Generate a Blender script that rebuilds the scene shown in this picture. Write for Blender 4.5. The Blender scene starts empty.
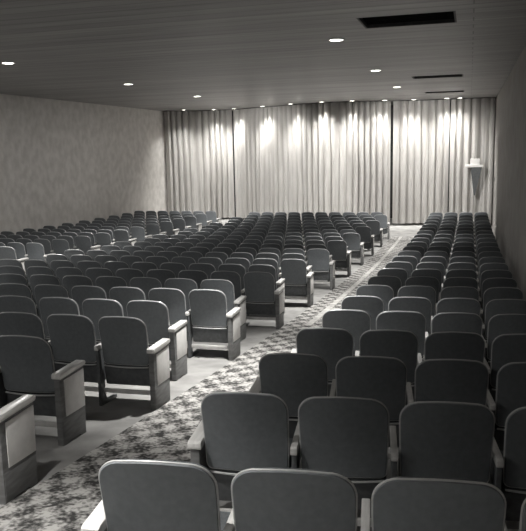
import bpy, bmesh, math, random
from mathutils import Vector, Matrix, noise
random.seed(7)
C = bpy.context.scene.collection
PI = math.pi
ZO = 3.363                      # front floor level is 0, the camera stands at ZO
# ------------------------------------------------------------------ layout
F_PX, PIT, YAW, ROLL = 702.55, 0.16501, 0.28634, 0.02094
Q = (-1.96839, -0.76654, 0.3003, -0.0009)
TOP = 0.905                     # seat top above floor
SP = 0.53                       # seat spacing
DT = 1.10486                    # row pitch
CEIL = ZO + 1.841
LW, RW = -14.0, 0.965
BACK_T = -5.2
def zf(t):
    t = max(min(t, 27.5), -6.0); u = (t - 12) / 12
    return Q[0] + Q[1]*u + Q[2]*u*u + Q[3]*u**3 - TOP + ZO
FRONT = zf(27.5)

# ------------------------------------------------------------------ materials
def newmat(name):
    m = bpy.data.materials.new(name); m.use_nodes = True
    nt = m.node_tree; b = nt.nodes['Principled BSDF']
    return m, nt, b
def noisy(name, c1, c2, scale=8, detail=6, rough=.7, spec=.3, bump=0, bscale=60, stretch=None, metal=0, lo=.35, hi=.65):
    m, nt, b = newmat(name); N = nt.nodes; L = nt.links
    tc = N.new('ShaderNodeTexCoord'); mp = N.new('ShaderNodeMapping'); L.new(tc.outputs['Object'], mp.inputs[0])
    if stretch: mp.inputs['Scale'].default_value = stretch
    n = N.new('ShaderNodeTexNoise'); n.inputs['Scale'].default_value = scale; n.inputs['Detail'].default_value = detail
    L.new(mp.outputs[0], n.inputs['Vector'])
    r = N.new('ShaderNodeValToRGB'); r.color_ramp.elements[0].color = (*c1, 1); r.color_ramp.elements[1].color = (*c2, 1)
    r.color_ramp.elements[0].position = lo; r.color_ramp.elements[1].position = hi
    L.new(n.outputs['Fac'], r.inputs[0]); L.new(r.outputs[0], b.inputs['Base Color'])
    b.inputs['Roughness'].default_value = rough; b.inputs['Specular IOR Level'].default_value = spec; b.inputs['Metallic'].default_value = metal
    if bump:
        n2 = N.new('ShaderNodeTexNoise'); n2.inputs['Scale'].default_value = bscale; n2.inputs['Detail'].default_value = 4
        L.new(mp.outputs[0], n2.inputs['Vector'])
        bp = N.new('ShaderNodeBump'); bp.inputs['Strength'].default_value = bump; bp.inputs['Distance'].default_value = .02
        L.new(n2.outputs['Fac'], bp.inputs['Height']); L.new(bp.outputs[0], b.inputs['Normal'])
    return m
def grey(v, warm=0.0): return (v*(1+warm), v, v*(1-warm))
M = {}
M['shell'] = noisy('back_shell_paint', grey(.185, -.07), grey(.21, -.06), 30, 4, .55, .35, .05, 300)
M['cushion'] = noisy('upholstery', grey(.10, -.05), grey(.13, -.05), 60, 4, .85, .2, .15, 200)
M['trim'] = noisy('rim_metal', grey(.50, .0), grey(.58, .0), 20, 2, .3, .5)
M['rail'] = noisy('rail_paint', grey(.55, .02), grey(.65, .02), 12, 3, .5, .4)
M['seam'] = noisy('pale_carpet', grey(.30, .03), grey(.52, .03), 9, 6, .95, .1)  # paler tone for the strip along the carpet
M['wood'] = noisy('side_wood', grey(.15, .0), grey(.21, .0), 6, 5, .5, .35, .04, 80, (1, 1, 6))
M['arm'] = noisy('arm_wood', grey(.64, .02), grey(.76, .02), 9, 4, .22, .6, 0, 60, (8, 1, 8))
M['inset'] = noisy('inset_vinyl', grey(.78, .02), grey(.86, .02), 14, 4, .6, .3, .05, 250)
M['metal'] = noisy('standard_metal', grey(.10, -.04), grey(.14, -.04), 20, 3, .5, .4)
M['floor'] = noisy('concrete', grey(.24, .02), grey(.36, .02), 3, 8, .75, .25, .12, 60)
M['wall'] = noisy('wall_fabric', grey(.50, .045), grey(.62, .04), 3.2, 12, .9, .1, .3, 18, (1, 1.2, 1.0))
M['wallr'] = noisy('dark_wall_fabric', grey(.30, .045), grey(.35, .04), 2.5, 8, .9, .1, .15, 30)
M['curtain'] = noisy('curtain_cloth', grey(.64, .035), grey(.72, .03), 5, 4, .9, .1, .1, 120, (1, 1, .2))
M['black'] = noisy('vent_black', grey(.008), grey(.014), 10, 2, .9, .1)
M['dark'] = noisy('dark_paint', grey(.03), grey(.045), 10, 2, .6, .3)
M['white'] = noisy('white_paint', grey(.74, .02), grey(.8, .02), 10, 2, .5, .3)
M['fixture'] = noisy('lamp_trim', grey(.5), grey(.56), 10, 2, .4, .5)
def emit(name, s):
    m, nt, b = newmat(name)
    b.inputs['Base Color'].default_value = (.9, .88, .82, 1)
    b.inputs['Emission Color'].default_value = (1, .96, .88, 1); b.inputs['Emission Strength'].default_value = s
    return m
M['lamp'] = emit('lamp_glass', 9)
def ceiling_mat():
    m, nt, b = newmat('ceiling_boards'); N = nt.nodes; L = nt.links
    tc = N.new('ShaderNodeTexCoord'); mp = N.new('ShaderNodeMapping'); L.new(tc.outputs['Object'], mp.inputs[0])
    mp.inputs['Scale'].default_value = (.25, 3.2, 1)
    n = N.new('ShaderNodeTexNoise'); n.inputs['Scale'].default_value = 2.2; n.inputs['Detail'].default_value = 7; L.new(mp.outputs[0], n.inputs['Vector'])
    br = N.new('ShaderNodeTexBrick'); L.new(tc.outputs['Object'], br.inputs['Vector'])
    br.inputs['Scale'].default_value = 1; br.inputs['Brick Width'].default_value = 60; br.inputs['Row Height'].default_value = .34
    br.inputs['Mortar Size'].default_value = .012; br.inputs['Mortar Smooth'].default_value = .3
    br.inputs['Color1'].default_value = (.80, .80, .80, 1); br.inputs['Color2'].default_value = (1.1, 1.1, 1.1, 1); br.inputs['Mortar'].default_value = (.45, .45, .45, 1)
    r = N.new('ShaderNodeValToRGB'); r.color_ramp.elements[0].color = (*grey(.20, .03), 1); r.color_ramp.elements[1].color = (*grey(.30, .03), 1)
    r.color_ramp.elements[0].position = .3; r.color_ramp.elements[1].position = .7
    L.new(n.outputs['Fac'], r.inputs[0])
    mx = N.new('ShaderNodeMix'); mx.data_type = 'RGBA'; mx.blend_type = 'MULTIPLY'; mx.inputs['Factor'].default_value = 1
    L.new(r.outputs[0], mx.inputs['A']); L.new(br.outputs['Color'], mx.inputs['B']); L.new(mx.outputs['Result'], b.inputs['Base Color'])
    b.inputs['Roughness'].default_value = .45; b.inputs['Specular IOR Level'].default_value = .35
    bp = N.new('ShaderNodeBump'); bp.inputs['Strength'].default_value = .15; bp.inputs['Distance'].default_value = .02
    L.new(n.outputs['Fac'], bp.inputs['Height']); L.new(bp.outputs[0], b.inputs['Normal'])
    return m
M['ceiling'] = ceiling_mat()
def carpet_mat():
    m, nt, b = newmat('patterned_carpet'); N = nt.nodes; L = nt.links
    tc = N.new('ShaderNodeTexCoord')
    def noise_n(scale, det):
        n = N.new('ShaderNodeTexNoise'); n.inputs['Scale'].default_value = scale; n.inputs['Detail'].default_value = det
        L.new(tc.outputs['Object'], n.inputs['Vector']); return n
    # wobble the coordinates so that the motif has ragged leaf edges
    wob = noise_n(4.5, 4)
    sub = N.new('ShaderNodeVectorMath'); sub.operation = 'SUBTRACT'; L.new(wob.outputs['Color'], sub.inputs[0]); sub.inputs[1].default_value = (.5, .5, .5)
    scl = N.new('ShaderNodeVectorMath'); scl.operation = 'SCALE'; L.new(sub.outputs[0], scl.inputs[0]); scl.inputs['Scale'].default_value = .2
    add = N.new('ShaderNodeVectorMath'); add.operation = 'ADD'; L.new(tc.outputs['Object'], add.inputs[0]); L.new(scl.outputs[0], add.inputs[1])
    sep = N.new('ShaderNodeSeparateXYZ'); L.new(add.outputs[0], sep.inputs[0])
    def math_n(op, a, bb):
        x = N.new('ShaderNodeMath'); x.operation = op
        for i, v in enumerate((a, bb)):
            if isinstance(v, (int, float)): x.inputs[i].default_value = v
            else: L.new(v, x.inputs[i])
        return x.outputs[0]
    # staggered rows of dark leaf blots: product of two diagonal waves
    kx, ky = 2*PI/.30, 2*PI/.36
    X = math_n('MULTIPLY', sep.outputs['X'], kx); Y = math_n('MULTIPLY', sep.outputs['Y'], ky)
    w1 = math_n('COSINE', math_n('ADD', X, Y), 0); w2 = math_n('COSINE', math_n('SUBTRACT', X, Y), 0)
    w = math_n('ADD', math_n('MULTIPLY', w1, .5), math_n('MULTIPLY', w2, .5))
    fine = noise_n(30, 7)
    tot = math_n('ADD', math_n('MULTIPLY', w, .17), fine.outputs['Fac'])
    r = N.new('ShaderNodeValToRGB'); e = r.color_ramp.elements
    e[0].position = .36; e[0].color = (*grey(.46, .03), 1); e[1].position = .66; e[1].color = (*grey(.05, .02), 1)
    x = e.new(.50); x.color = (*grey(.22, .03), 1)
    L.new(tot, r.inputs[0]); L.new(r.outputs[0], b.inputs['Base Color'])
    b.inputs['Roughness'].default_value = .95; b.inputs['Specular IOR Level'].default_value = .1
    pile = noise_n(180, 2)
    bp = N.new('ShaderNodeBump'); bp.inputs['Strength'].default_value = .3; bp.inputs['Distance'].default_value = .01
    L.new(pile.outputs['Fac'], bp.inputs['Height']); L.new(bp.outputs[0], b.inputs['Normal'])
    return m
M['carpet'] = carpet_mat()

# ------------------------------------------------------------------ mesh helpers
def mesh_of(bm, name, m, smooth=True):
    bmesh.ops.recalc_face_normals(bm, faces=bm.faces)
    me = bpy.data.meshes.new(name); bm.to_mesh(me); bm.free(); me.materials.append(m)
    if smooth:
        for p in me.polygons: p.use_smooth = True
        me.set_sharp_from_angle(angle=math.radians(38))
    return me
def obj(name, bm, m, parent=None, smooth=True):
    o = bpy.data.objects.new(name, mesh_of(bm, name, m, smooth)); C.objects.link(o)
    if parent: o.parent = parent
    return o
def link_mesh(name, me, parent=None):
    o = bpy.data.objects.new(name, me); C.objects.link(o)
    if parent: o.parent = parent
    return o
def tag(o, label=None, cat=None, group=None, kind=None):
    if label: o['label'] = label
    if cat: o['category'] = cat
    if group: o['group'] = group
    if kind: o['kind'] = kind
    return o
def thing(name, loc, rz, label, cat, group=None):
    o = bpy.data.objects.new(name, None); C.objects.link(o); o.location = loc; o.rotation_euler = (0, 0, rz); o.empty_display_size = .2
    return tag(o, label, cat, group)
def bx(bm, x0, x1, y0, y1, z0, z1, bev=0):
    v = [bm.verts.new((x, y, z)) for x in (x0, x1) for y in (y0, y1) for z in (z0, z1)]
    fs = [bm.faces.new([v[i] for i in q]) for q in ((0,1,3,2), (4,6,7,5), (0,4,5,1), (2,3,7,6), (0,2,6,4), (1,5,7,3))]
    if bev:
        es = list({e for f in fs for e in f.edges})
        bmesh.ops.bevel(bm, geom=es, offset=bev, segments=2, affect='EDGES', profile=.6)
    return bm
def prism_yz(bm, pts, x0, x1, bev=0):       # outline in y,z extruded along x
    a = [bm.verts.new((x0, y, z)) for y, z in pts]; b = [bm.verts.new((x1, y, z)) for y, z in pts]
    fs = [bm.faces.new(a), bm.faces.new(b[::-1])]
    n = len(pts)
    for i in range(n): fs.append(bm.faces.new((a[i], b[i], b[(i+1) % n], a[(i+1) % n])))
    if bev:
        es = list({e for f in fs for e in f.edges})
        bmesh.ops.bevel(bm, geom=es, offset=bev, segments=2, affect='EDGES', profile=.6)
    return bm
def tube(bm, path, r, n=6, closed=False):
    rings = []
    P = [Vector(p) for p in path]; k = len(P)
    for i, p in enumerate(P):
        a = P[(i-1) % k] if (closed or i) else P[0]; b = P[(i+1) % k] if (closed or i < k-1) else P[-1]
        d = (b - a).normalized(); up = Vector((0, 1, 0)) if abs(d.y) < .9 else Vector((0, 0, 1))
        u = d.cross(up).normalized(); w = d.cross(u)
        rings.append([bm.verts.new(p + r*(math.cos(2*PI*j/n)*u + math.sin(2*PI*j/n)*w)) for j in range(n)])
    for i in range(k if closed else k-1):
        A, B = rings[i], rings[(i+1) % k]
        for j in range(n): bm.faces.new((A[j], A[(j+1) % n], B[(j+1) % n], B[j]))
    if not closed: bm.faces.new(rings[0]); bm.faces.new(rings[-1][::-1])
    return bm
def disc(bm, r, z0, z1, n=28, x=0, y=0):
    a = [bm.verts.new((x+r*math.cos(2*PI*i/n), y+r*math.sin(2*PI*i/n), z0)) for i in range(n)]
    b = [bm.verts.new((v.co.x, v.co.y, z1)) for v in a]
    bm.faces.new(a); bm.faces.new(b[::-1])
    for i in range(n): bm.faces.new((a[i], b[i], b[(i+1) % n], a[(i+1) % n]))
    return bm
def lathe(bm, prof, n=28, closed=True):
    rings = [[bm.verts.new((r*math.cos(2*PI*i/n), r*math.sin(2*PI*i/n), z)) for i in range(n)] for r, z in prof]
    k = len(prof)
    for q in range(k if closed else k-1):
        A, B = rings[q], rings[(q+1) % k]
        for i in range(n): bm.faces.new((A[i], A[(i+1) % n], B[(i+1) % n], B[i]))
    return bm

# ------------------------------------------------------------------ the seat
BW, BH0, BH1 = .472, .425, .905          # back: width, bottom, top
LEAN = .085
def back_y(x, z):                         # rear face of the back: leans to the rear, curved round the sitter
    k = (z - BH0) / (BH1 - BH0)
    return LEAN*(1 - k) + .012*math.sin(PI*k) + .022*(2*x/BW)**2
def outline(n=9):
    """half-outline points (x>=0) from bottom centre up to top centre, then mirrored"""
    hw, r, rb = BW/2, .105, .03
    pts = [(0, BH0), (hw*.5, BH0), (hw - .008 - rb, BH0)]
    for i in range(1, 5):
        a = -PI/2 + i*PI/2/4; pts.append((hw - .008 - rb + rb*math.cos(a), BH0 + rb + rb*math.sin(a)))
    for z in (.52, .60, .68, .75): pts.append((hw - .008*(1-(z-BH0)/.33), z))
    cx, cz = hw - r, BH1 - r - .008
    for i in range(0, n+1):
        a = i*PI/2/n; pts.append((cx + r*math.cos(a), cz + r*math.sin(a)))
    pts += [(cx*.6, BH1 - .003), (cx*.25, BH1 - .0005)]
    full = pts + [(0, BH1)] + [(-x, z) for x, z in reversed(pts[1:])]
    return full
OUT = outline()
def slab(off_rear, off_front, inset=0, dome=0):
    """a padded slab following the back outline between two offsets from its rear face"""
    bm = bmesh.new()
    cz = (BH0+BH1)/2
    def ring(s, off, extra=0):
        return [bm.verts.new((x*s, back_y(x*s, cz+(z-cz)*s) + off + extra, cz+(z-cz)*s)) for x, z in OUT]
    s0 = 1 - inset
    rings = [ring(s0*.985, off_rear), ring(s0, off_rear + (off_front-off_rear)*.35), ring(s0, off_rear + (off_front-off_rear)*.7), ring(s0*.97, off_front)]
    inner_r = [ring(s0*q, off_rear) for q in (.75, .45, .15)]
    inner_f = [ring(s0*q, off_front, dome*e) for q, e in ((.8, .6), (.5, .9), (.15, 1))]
    seq = inner_r[::-1] + rings + inner_f
    n = len(OUT)
    for A, B in zip(seq[:-1], seq[1:]):
        for i in range(n): bm.faces.new((A[i], A[(i+1) % n], B[(i+1) % n], B[i]))
    bm.faces.new(seq[0]); bm.faces.new(seq[-1][::-1])
    return bm
ME = {}
ME['back_shell'] = mesh_of(slab(0, .022), 'back_shell', M['shell'])
ME['back_cushion'] = mesh_of(slab(.024, .062, .035, .014), 'back_cushion', M['cushion'])
bm = bmesh.new(); tube(bm, [(x, back_y(x, z) + .012, z) for x, z in OUT], .0062, 6, True)
tube(bm, [(x, back_y(x, BH0) + .004, BH0 - .026 + .006*(2*x/BW)**2) for x in [BW*(.47)*(i/5-1) for i in range(11)]], .007, 6)
ME['back_trim'] = mesh_of(bm, 'back_trim', M['trim'])
bm = bmesh.new()
prism_yz(bm, [(.13, .385), (.20, .375), (.46, .395), (.485, .42), (.478, .455), (.45, .475), (.30, .468), (.15, .445), (.13, .43)], -.228, .228, .012)
ME['seat_cushion'] = mesh_of(bm, 'seat_cushion', M['cushion'])
bm = bmesh.new()
prism_yz(bm, [(.145, .21), (.18, .195), (.38, .215), (.44, .33), (.455, .39), (.20, .372), (.125, .384), (.125, .33)], -.232, .232, .006)
ME['seat_pan'] = mesh_of(bm, 'seat_pan', M['metal'])
bm = bmesh.new(); bx(bm, -.243, .243, .10, .122, .135, .178, .005)
ME['lower_rail'] = mesh_of(bm, 'lower_rail', M['rail'])
def standard(x):                           # slim metal standard between two seats
    bm = bmesh.new()
    prism_yz(bm, [(.06, .0), (.40, -.02), (.40, .015), (.17, .04), (.15, .16), (.15, .40), (.40, .535), (.40, .56), (.05, .56), (.06, .40)], x-.014, x+.014, .004)
    return bm
def arm(x, w):
    bm = bmesh.new()
    prism_yz(bm, [(.035, .560), (.430, .560), (.445, .568), (.447, .590), (.430, .601), (.05, .606), (.03, .598), (.028, .568)], x-w/2, x+w/2, .007)
    return bm
def side_panel(x, out):                    # end-of-row standard, wooden, with a pale inset outside
    bm = bmesh.new()
    prism_yz(bm, [(.04, 0), (.13, -.005), (.15, .018), (.31, .008), (.33, -.03), (.41, -.04), (.43, .56), (.04, .56)], x-.026, x+.026, .005)
    return bm
def inset(x, out):
    bm = bmesh.new()
    xa, xb = sorted((x + out*.022, x + out*.031))
    prism_yz(bm, [(.10, .235), (.413, .215), (.42, .535), (.10, .535)], xa, xb, .003)
    return bm
def kick(x, out):
    bm = bmesh.new()
    xa, xb = sorted((x + out*.022, x + out*.029))
    prism_yz(bm, [(.05, .03), (.403, .0), (.41, .195), (.05, .215)], xa, xb, .002)
    return bm
for side, sg in (('r', 1), ('l', -1)):
    ME['standard_'+side] = mesh_of(standard(sg*SP/2), 'standard', M['metal'])
    ME['armrest_'+side] = mesh_of(arm(sg*SP/2, .038), 'armrest', M['arm'])
    X = sg*(SP/2 + .015)
    ME['side_panel_'+side] = mesh_of(side_panel(X, sg), 'side_panel', M['wood'])
    ME['inset_'+side] = mesh_of(inset(X, sg), 'inset', M['inset'])
    ME['kick_'+side] = mesh_of(kick(X, sg), 'kick_plate', M['wood'])
    ME['panel_arm_'+side] = mesh_of(arm(X, .078), 'armrest', M['arm'])
PROTO = {}
def build_proto(r, l):
    root = thing('theater_seat', (0, 0, -50), 0, 'seat', 'seat')
    for nm in ('back_shell', 'back_cushion', 'back_trim', 'seat_cushion', 'seat_pan', 'lower_rail'): link_mesh(nm, ME[nm], root)
    for side, k in (('r', r), ('l', l)):
        if k == 1:
            link_mesh('standard', ME['standard_'+side], root); link_mesh('armrest', ME['armrest_'+side], root)
        elif k == 2:
            p = link_mesh('side_panel', ME['side_panel_'+side], root)
            i = link_mesh('panel_inset', ME['inset_'+side], p); i['label'] = 'pale panel set into the wooden side'
            link_mesh('kick_plate', ME['kick_'+side], p)
            link_mesh('armrest', ME['panel_arm_'+side], root)
    return root
def copy_tree(o, parent=None):
    c = o.copy(); C.objects.link(c)
    if parent: c.parent = parent
    for ch in list(o.children): copy_tree(ch, c)
    return c
USED = set()
def place_seat(kind, loc, rz, label, group):
    if kind not in PROTO: PROTO[kind] = build_proto(*kind)
    o = PROTO[kind] if kind not in USED else copy_tree(PROTO[kind])
    USED.add(kind)
    o.location = loc; o.rotation_euler = (0, 0, rz); tag(o, label, 'seat', group)
    return o
ORD = 'zeroth first second third fourth fifth sixth seventh eighth ninth tenth eleventh twelfth thirteenth fourteenth fifteenth sixteenth seventeenth eighteenth nineteenth twentieth twenty-first twenty-second twenty-third twenty-fourth'.split()
# seats as (key, kind, s, t, rz, label, group)
SEATS = []
T_R, A_R, S_A = 2.25445, .12756, -1.36652
T_M, A_M, S_M, D_M = 2.25445 + 1.17307, -.05146, -2.8111, .27032
T_L, S_L = 14.54104, -9.80406
NR, NM = 23, 22
def rowphrase(n, total):
    return f'{ORD[n]} row from camera' if n <= total//2 else f'{ORD[total-n+1]} row from curtain'
for n in range(1, NR+1):
    for c in range(4):
        s = S_A + c*SP + .235; t = T_R + (n-1)*DT + math.tan(A_R)*(s-S_A)
        pos = 'on patterned aisle' if c == 0 else ('against dark wall' if c == 3 else f'{ORD[c+1]} in from patterned aisle')
        SEATS.append((f'R{n}.{c}', (1 if c == 3 else 0, 2 if c == 0 else 1), s, t, A_R, f'dark theater seat {pos}, dark-wall block, {rowphrase(n, NR)}', 'theater seats in the block along the dark wall'))
for n in range(1, NM+1):
    for c in range(10):
        s = S_M - .235 - (0 if n % 2 else D_M) - c*SP; t = T_M + (n-1)*DT + math.tan(A_M)*(S_M - s - .235)
        pos = 'with pale side panel on patterned aisle' if c == 0 else ('on far aisle' if c == 9 else f'{ORD[c+1]} in from patterned aisle')
        SEATS.append((f'M{n}.{c}', (2 if c == 0 else 1, 2 if c == 9 else 0), s, t, -A_M, f'grey theater seat {pos}, middle block, {rowphrase(n, NM)}', 'theater seats in the middle block'))
for n in range(-1, 12):
    for c in range(7):
        s = S_L - .235 - c*SP; t = T_L + n*DT
        pos = 'with pale arm on far aisle' if c == 0 else ('against the pale wall' if c == 6 else f'{ORD[c+1]} in from far aisle')
        SEATS.append((f'L{n}.{c}', (2 if c == 0 else 1, 1 if c == 6 else 0), s, t, 0, f'grey theater seat {pos}, pale-wall block, {ORD[12-n]} row from curtain', 'theater seats in the block along the pale wall'))
MASS = set('''R23.1 M1.1 M1.2 M1.3 M1.4 M1.5 M1.6 M1.7 M1.8 M1.9 M2.2 M2.3 M2.4 M2.5 M2.6 M2.7 M2.8 M2.9 M3.3 M3.4 M3.5 M3.6 M3.7 M3.8 M3.9 M4.4 M4.5 M4.6 M4.7 M4.8 M4.9 M5.6 M5.7 M5.8 M5.9 M6.7 M6.8 M6.9 M7.9 M20.4 M20.8 M20.9 M21.3 M21.4 M21.5 M21.6 M21.7 M21.8 M21.9 M22.1 M22.2 M22.3 M22.4 M22.5 M22.6 M22.7 M22.8 M22.9 L-1.1 L-1.2 L-1.3 L-1.4 L-1.5 L-1.6 L0.2 L0.3 L0.4 L0.5 L0.6 L1.4 L1.5 L1.6 L2.5 L2.6 L6.6 L7.1 L7.4 L7.5 L7.6 L8.1 L8.2 L8.3 L8.4 L8.5 L8.6 L9.1 L9.2 L9.3 L9.4 L9.5 L9.6 L10.1 L10.2 L10.3 L10.4 L10.5 L10.6 L11.1 L11.2 L11.3 L11.4 L11.5 L11.6'''.split())         # seats almost wholly hidden behind others: kept together in one object
mass_bm = {}
for key, kind, s, t, rz, label, group in SEATS:
    loc = (s, t, zf(t + .2) + .0)
    if key in MASS:
        mass_bm[key] = (kind, loc, rz); continue
    o = place_seat(kind, loc, rz, label, group); 
if mass_bm:
    bm = bmesh.new()
    for key, (kind, loc, rz) in mass_bm.items():
        mt = Matrix.Translation(loc) @ Matrix.Rotation(rz, 4, 'Z')
        names = [('back_shell', 0), ('back_cushion', 1), ('back_trim', 2), ('seat_cushion', 1), ('seat_pan', 3), ('lower_rail', 2)]
        for side, k in (('r', kind[0]), ('l', kind[1])):
            if k == 1: names += [('standard_'+side, 3), ('armrest_'+side, 4)]
            if k == 2: names += [('side_panel_'+side, 5), ('inset_'+side, 4), ('panel_arm_'+side, 4)]
        for nm, mi in names:
            nv, nf = len(bm.verts), len(bm.faces)
            bm.from_mesh(ME[nm]); bm.verts.ensure_lookup_table(); bm.faces.ensure_lookup_table()
            for v in bm.verts[nv:]: v.co = mt @ v.co
            for f in bm.faces[nf:]: f.material_index = mi; f.smooth = True
    me = bpy.data.meshes.new('theater_seating'); bm.to_mesh(me); bm.free()
    for k in ('shell', 'cushion', 'trim', 'metal', 'arm', 'wood'): me.materials.append(M[k])
    me.set_sharp_from_angle(angle=math.radians(38))
    tag(link_mesh('theater_seating', me), 'remaining theater seats almost hidden behind the rows nearer the camera', 'seating', None, 'stuff')

# ------------------------------------------------------------------ the room
def sloped_strip(x0, x1, t0, t1, lift, thick=0, nx=1):
    bm = bmesh.new(); ts = []
    t = t0
    while t < t1 - 1e-6: ts.append(t); t += .25
    ts.append(t1)
    rows = [[bm.verts.new((x0 + (x1-x0)*i/nx, t, zf(t)+lift)) for i in range(nx+1)] for t in ts]
    for A, B in zip(rows[:-1], rows[1:]):
        for i in range(nx): bm.faces.new((A[i], A[i+1], B[i+1], B[i]))
    if thick:
        g = bmesh.ops.extrude_face_region(bm, geom=bm.faces[:])
        for v in g['geom']:
            if isinstance(v, bmesh.types.BMVert): v.co.z -= thick
    return bm
BT = 33.4
tag(obj('floor', sloped_strip(LW-.2, RW+.2, BACK_T-.2, BT+.2, 0, .3), M['floor']), kind='structure')
def struct(name, b6, m):
    bm = bmesh.new(); bx(bm, *b6); return tag(obj(name, bm, m, None, False), kind='structure')
# ceiling with the three recessed grilles cut through it
VENTS = [(-1.64, -.245, 10.62, 11.62), (-1.585, -.23, 20.0, 20.75), (-1.60, -.245, 26.0, 26.7)]
bm = bmesh.new()
def quad(x0, x1, y0, y1):
    bm.faces.new([bm.verts.new((x, y, CEIL)) for x, y in ((x0, y0), (x0, y1), (x1, y1), (x1, y0))])
X0, X1 = LW-.2, RW+.2
ys = BACK_T-.2
for vx0, vx1, vy0, vy1 in VENTS:
    quad(X0, X1, ys, vy0); quad(X0, vx0, vy0, vy1); quad(vx1, X1, vy0, vy1); ys = vy1
quad(X0, X1, ys, BT+.2)
bmesh.ops.remove_doubles(bm, verts=bm.verts, dist=1e-5)
g = bmesh.ops.extrude_face_region(bm, geom=bm.faces[:])
for v in g['geom']:
    if isinstance(v, bmesh.types.BMVert): v.co.z += .25
tag(obj('ceiling', bm, M['ceiling'], None, False), kind='structure')
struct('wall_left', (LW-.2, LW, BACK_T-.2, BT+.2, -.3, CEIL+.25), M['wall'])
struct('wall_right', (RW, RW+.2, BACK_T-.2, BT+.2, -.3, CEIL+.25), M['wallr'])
struct('wall_back', (LW, RW, BACK_T-.2, BACK_T, -.3, CEIL+.25), M['dark'])
struct('wall_front', (LW, RW, BT, BT+.2, -.3, CEIL+.25), M['dark'])

# carpet of the aisle: pattern strip between the middle block and the dark-wall block
bm = sloped_strip(-2.733, -1.515, -4.6, 26.4, .012, .010)
tag(obj('aisle_carpet', bm, M['carpet'], None, False), 'leaf-patterned carpet runner down the sloping aisle between two seat blocks', 'carpet')

bm = sloped_strip(-2.43, -2.33, 10.5, 26.35, .016, .003)  # narrow pale strip laid on the far stretch of carpet
tag(obj('carpet_pale_strip', bm, M['seam'], bpy.data.objects['aisle_carpet'], False), 'pale worn seam strip along the carpet')  # only a paler strip laid on the carpet
# ------------------------------------------------------------------ curtains
PLAN = [(-13.93, 31.2), (-12.4, 31.9), (-10.85, 32.1), (-9.05, 31.1), (-7.5, 30.2), (-6.0, 29.55), (-4.7, 29.6), (-3.45, 30.05), (-2.2, 30.35), (-.84, 30.4), (.14, 30.45), (.90, 30.35)]
def catmull(P, n=24):
    out = []
    for i in range(len(P)-1):
        p0 = P[max(i-1, 0)]; p1 = P[i]; p2 = P[i+1]; p3 = P[min(i+2, len(P)-1)]
        for k in range(n):
            u = k/n
            out.append(tuple(.5*((2*p1[j]) + (-p0[j]+p2[j])*u + (2*p0[j]-5*p1[j]+4*p2[j]-p3[j])*u*u + (-p0[j]+3*p1[j]-3*p2[j]+p3[j])*u**3) for j in (0, 1)))
    out.append(P[-1]); return out
PL = catmull(PLAN)
def curtain(xa, xb, seed, name, label):
    pts = [p for p in PL if xa <= p[0] <= xb]
    # resample by arc length
    L = [0]
    for a, b in zip(pts[:-1], pts[1:]): L.append(L[-1] + math.dist(a, b))
    n = int(L[-1]/.016); res = []; j = 0
    for i in range(n+1):
        d = L[-1]*i/n
        while j < len(L)-2 and L[j+1] < d: j += 1
        u = (d-L[j])/(L[j+1]-L[j]); a, b = pts[j], pts[j+1]
        tx, ty = b[0]-a[0], b[1]-a[1]; q = math.hypot(tx, ty)
        res.append((a[0]+(b[0]-a[0])*u, a[1]+(b[1]-a[1])*u, ty/q, -tx/q, d))
    z0, z1 = FRONT + .10, CEIL - .02
    NZ = 14; bm = bmesh.new(); grid = []
    def fold(d, h):
        return -.05 + (raw(d, h) + .05)*min(1, max(0, min(d, L[-1]-d)/.16))
    def raw(d, h):
        dd = d + .03*noise.noise((d*.8, seed, h*.5)) + .16*noise.noise((d*.7, seed*3.1, 0))
        main = abs(math.sin(PI*dd/.29))**.55
        amp = max(.05, .20 + .20*noise.noise((d*1.7, seed+20, .12*h)))
        d2 = d + .09*noise.noise((d*1.5, seed+4, .15*h))
        return amp*main + .028*abs(math.sin(PI*d2/.115))*(.55+.45*h/5) - .17 + .12*noise.noise((d*.45, seed+33, 0))
    for k in range(NZ+1):
        z = z0 + (z1-z0)*k/NZ; h = z1 - z
        grid.append([bm.verts.new((x + nx*fold(d, h), y + ny*fold(d, h), z)) for x, y, nx, ny, d in res])
    for A, B in zip(grid[:-1], grid[1:]):
        for i in range(len(A)-1): bm.faces.new((A[i], A[i+1], B[i+1], B[i]))
    g = bmesh.ops.solidify(bm, geom=bm.faces[:], thickness=.012)
    o = obj(name, bm, M['curtain'])
    tag(o, label, 'curtain', None)
    # track along the top
    tb = bmesh.new(); tube(tb, [(x, y, CEIL-.012) for x, y, *_ in res[::12]], .012, 6)
    obj('curtain_track', tb, M['dark'], o)
    return o
curtain(-13.92, -10.828, 1, 'stage_curtain', 'pale pleated side curtain at the pale wall end, beyond a dark seam')
curtain(-10.82, -3.142, 2, 'stage_curtain', 'widest pale pleated curtain, lit in scallops, ending at the dark centre opening')
curtain(-3.128, -.835, 3, 'stage_curtain', 'pale pleated curtain hanging over the bare floor end of the patterned aisle')
curtain(-.825, .90, 4, 'stage_curtain', 'narrow dimmer pleated curtain at the dark wall behind the bracket shelf')

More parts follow.
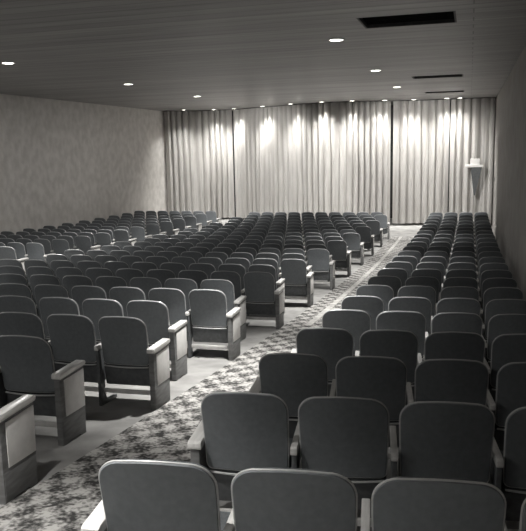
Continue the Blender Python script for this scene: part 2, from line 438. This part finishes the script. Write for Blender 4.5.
# ------------------------------------------------------------------ lamps
def downlight(x, y, label, group, power, size=80, blend=.6, r=.115, wide=0, wash=0, curtain_fill=0):
    t = thing('recessed_downlight', (x, y, CEIL), 0, label, 'ceiling light', group)
    bm = bmesh.new(); lathe(bm, [(r, -.001), (r+.03, -.001), (r+.03, -.010), (r+.012, -.016), (r, -.012)]); obj('trim_ring', bm, M['fixture'], t)
    bm = bmesh.new(); disc(bm, r*.99, -.011, -.003); obj('lamp_lens', bm, M['lamp'], t)
    ld = bpy.data.lights.new('downlight_lamp', 'SPOT'); ld.energy = power; ld.spot_size = math.radians(size); ld.spot_blend = blend
    ld.shadow_soft_size = .09; ld.color = (1, .99, .95)
    if wide:            # added wide fill light under the fixture, brightens pale wall and seats
        la = bpy.data.lights.new('added_glow', 'AREA'); la.shape = 'DISK'; la.size = .2; la.energy = wide; la.color = (1, .99, .95)
        lo = bpy.data.objects.new('added_glow', la); C.objects.link(lo); lo.parent = t; lo.location = (0, 0, -.02)
    lo = bpy.data.objects.new('downlight_lamp', ld); C.objects.link(lo); lo.parent = t; lo.location = (0, 0, -.10)
    if wash:            # added spot that evens the light down the curtain, tilted towards its middle
        ld = bpy.data.lights.new('added_wash', 'SPOT'); ld.energy = wash; ld.spot_size = math.radians(56); ld.spot_blend = 1
        ld.shadow_soft_size = .06; ld.color = (1, .99, .95)
        lo = bpy.data.objects.new('added_wash', ld); C.objects.link(lo); lo.parent = t; lo.location = (0, .02, -.09); lo.rotation_euler = (math.radians(9), 0, 0)
    if curtain_fill:         # added spots at the pair before the curtain, fill light for the cloth
        ld = bpy.data.lights.new('added_curtain_spot', 'SPOT'); ld.energy = curtain_fill; ld.spot_size = math.radians(78); ld.spot_blend = .5
        ld.shadow_soft_size = .06; ld.color = (1, .99, .95)
        lo = bpy.data.objects.new('added_curtain_spot', ld); C.objects.link(lo); lo.parent = t; lo.location = (0, .04, -.09); lo.rotation_euler = (math.radians(58), 0, 0)
    return t
P_AISLE, P_FAR, P_CURT = 1400, 1100, 210
for i, y in enumerate((-3.4, 1.9, 7.22, 12.55, 17.9, 23.2)):
    for x, nm, pw in ((-2.28, 'patterned aisle', P_AISLE), (-9.14, 'far aisle', P_FAR)):
        if x < -5 and i > 2: y = (12.85, 18.2, 23.4)[i-3]
        k = ('first', 'second', 'third', 'third', 'second', 'first')[i]
        lab = f'lit round ceiling downlight over the {nm}, {k} from the curtain' if i > 2 else f'lit round ceiling downlight over the {nm} near the rear wall, {k} from it'
        downlight(x, y, lab, 'downlights over the aisles', pw*(.5 if i == 1 else 1), 76, 1.0, wide=62 if x < -5 else 0, curtain_fill=1400 if i == 5 else 0)
downlight(-5.7, .3, 'lit round ceiling downlight over the back rows of the middle block', None, 200, 110, 1, wide=38)  # added fill lamp out of view, lifts the middle seat backs
downlight(-2.5, -.5, 'lit round ceiling downlight at the rear end of the patterned aisle', None, 300, 112, 1)  # added lamp out of view, lights the seat backs nearest the camera
CL = [(-12.75, 30.6), (-11.5, 31.2), (-10.5, 31.15), (-8.85, 30.2), (-7.35, 29.3), (-5.9, 28.75), (-4.65, 28.8), (-3.4, 29.25), (-2.25, 29.55), (-.95, 29.6), (-.45, 29.65)]
CL = [(x, y+.28) for x, y in CL]
for i, (x, y) in enumerate(CL):
    downlight(x, y, f'lit downlight close to the curtain, {ORD[len(CL)-i]} from the dark wall', 'downlights along the curtain', P_CURT * (1 if i == 0 else .5 if i == 10 else 1), 104, .7, .10, wash=460 if i not in (0, 10) else 260)

# ------------------------------------------------------------------ ceiling grilles
for (x0, x1, y0, y1), lab in zip(VENTS, ('long black recessed ceiling grille, largest, at the top of the photo', 'thin black ceiling grille, middle one of three in line', 'thin black ceiling grille, the one nearest the curtain')):
    t = thing('ceiling_vent', ((x0+x1)/2, (y0+y1)/2, CEIL), 0, lab, 'vent', 'ceiling grilles above the dark-wall block')
    hx, hy = (x1-x0)/2, (y1-y0)/2
    bm = bmesh.new()
    for a in ((-hx, hx, -hy, -hy+.03), (-hx, hx, hy-.03, hy), (-hx, -hx+.03, -hy+.03, hy-.03), (hx-.03, hx, -hy+.03, hy-.03)): bx(bm, *a, 0, .16)
    obj('vent_frame', bm, M['dark'], t, False)
    bm = bmesh.new(); bx(bm, -hx+.03, hx-.03, -hy+.03, hy-.03, .15, .17); obj('vent_backing', bm, M['black'], t, False)
    k = int((2*hy-.06)/.11)
    bm = bmesh.new()
    for q in range(k):
        y = -hy + .06 + q*(2*hy-.12)/max(k-1, 1); bx(bm, -hx+.03, hx-.03, y-.006, y+.006, .05, .13)
    obj('vent_slats', bm, M['black'], t, False)

# ------------------------------------------------------------------ bracket shelf by the curtain, switch on the wall
SX, SY = .19, 29.9
t = thing('bracket_shelf', (SX, SY, 0), 0, 'white shelf on a tapering dark bracket in front of the curtain by the dark wall', 'shelf')
zz = 2.54
bm = bmesh.new(); bx(bm, -.36, .34, -.16, .30, zz-.10, zz, .01); obj('shelf_board', bm, M['white'], t)
bm = bmesh.new()
top = [bm.verts.new(p) for p in ((-.15, -.08, zz-.06), (.30, -.08, zz-.06), (.30, .30, zz-.06), (-.15, .30, zz-.06))]
bot = [bm.verts.new(p) for p in ((.0, .18, zz-1.25), (.06, .18, zz-1.25), (.06, .30, zz-1.25), (.0, .30, zz-1.25))]
bm.faces.new(top[::-1]); bm.faces.new(bot)
for i in range(4): bm.faces.new((top[i], top[(i+1) % 4], bot[(i+1) % 4], bot[i]))
o = obj('tapering_bracket', bm, M['metal'], t, False)
bm = bmesh.new(); bx(bm, -.17, .20, -.10, .2, zz, zz+.24, .012)
o = obj('white_box', bm, M['white']); o.location = (SX, SY, 0); tag(o, 'small white box standing on the bracket shelf by the curtain', 'box')
bm = bmesh.new(); bx(bm, -.012, 0, -.07, .07, -.09, .09, .004)
o = obj('wall_plate', bm, M['dark']); o.location = (RW, 29.0, 2.0); tag(o, 'small dark plate on the dark side wall beside the curtain edge', 'wall plate')
bm = bmesh.new(); bx(bm, -.022, -.010, -.015, .015, -.03, .03, .003); obj('toggle', bm, M['black'], o)

# ------------------------------------------------------------------ camera
cd = bpy.data.cameras.new('camera'); co = bpy.data.objects.new('camera', cd); C.objects.link(co)
cd.sensor_fit = 'HORIZONTAL'; cd.sensor_width = 36; cd.lens = F_PX/526*36; cd.clip_end = 200; cd.clip_start = .02
fw = Vector((-math.sin(YAW)*math.cos(PIT), math.cos(YAW)*math.cos(PIT), -math.sin(PIT)))
r = Vector((math.cos(YAW), math.sin(YAW), 0)); u = r.cross(fw)
R = math.cos(ROLL)*r - math.sin(ROLL)*u; U = R.cross(fw)
mw = Matrix(((R.x, U.x, -fw.x, 0), (R.y, U.y, -fw.y, 0), (R.z, U.z, -fw.z, ZO), (0, 0, 0, 1)))
co.matrix_world = mw
sc = bpy.context.scene; sc.camera = co
w = bpy.data.worlds.new('world'); sc.world = w; w.use_nodes = True
w.node_tree.nodes['Background'].inputs[0].default_value = (.5, .5, .5, 1); w.node_tree.nodes['Background'].inputs[1].default_value = .0
vs = sc.view_settings
vs.view_transform = 'Standard'; vs.look = 'None'; vs.exposure = .25; vs.gamma = 1; vs.use_curve_mapping = False
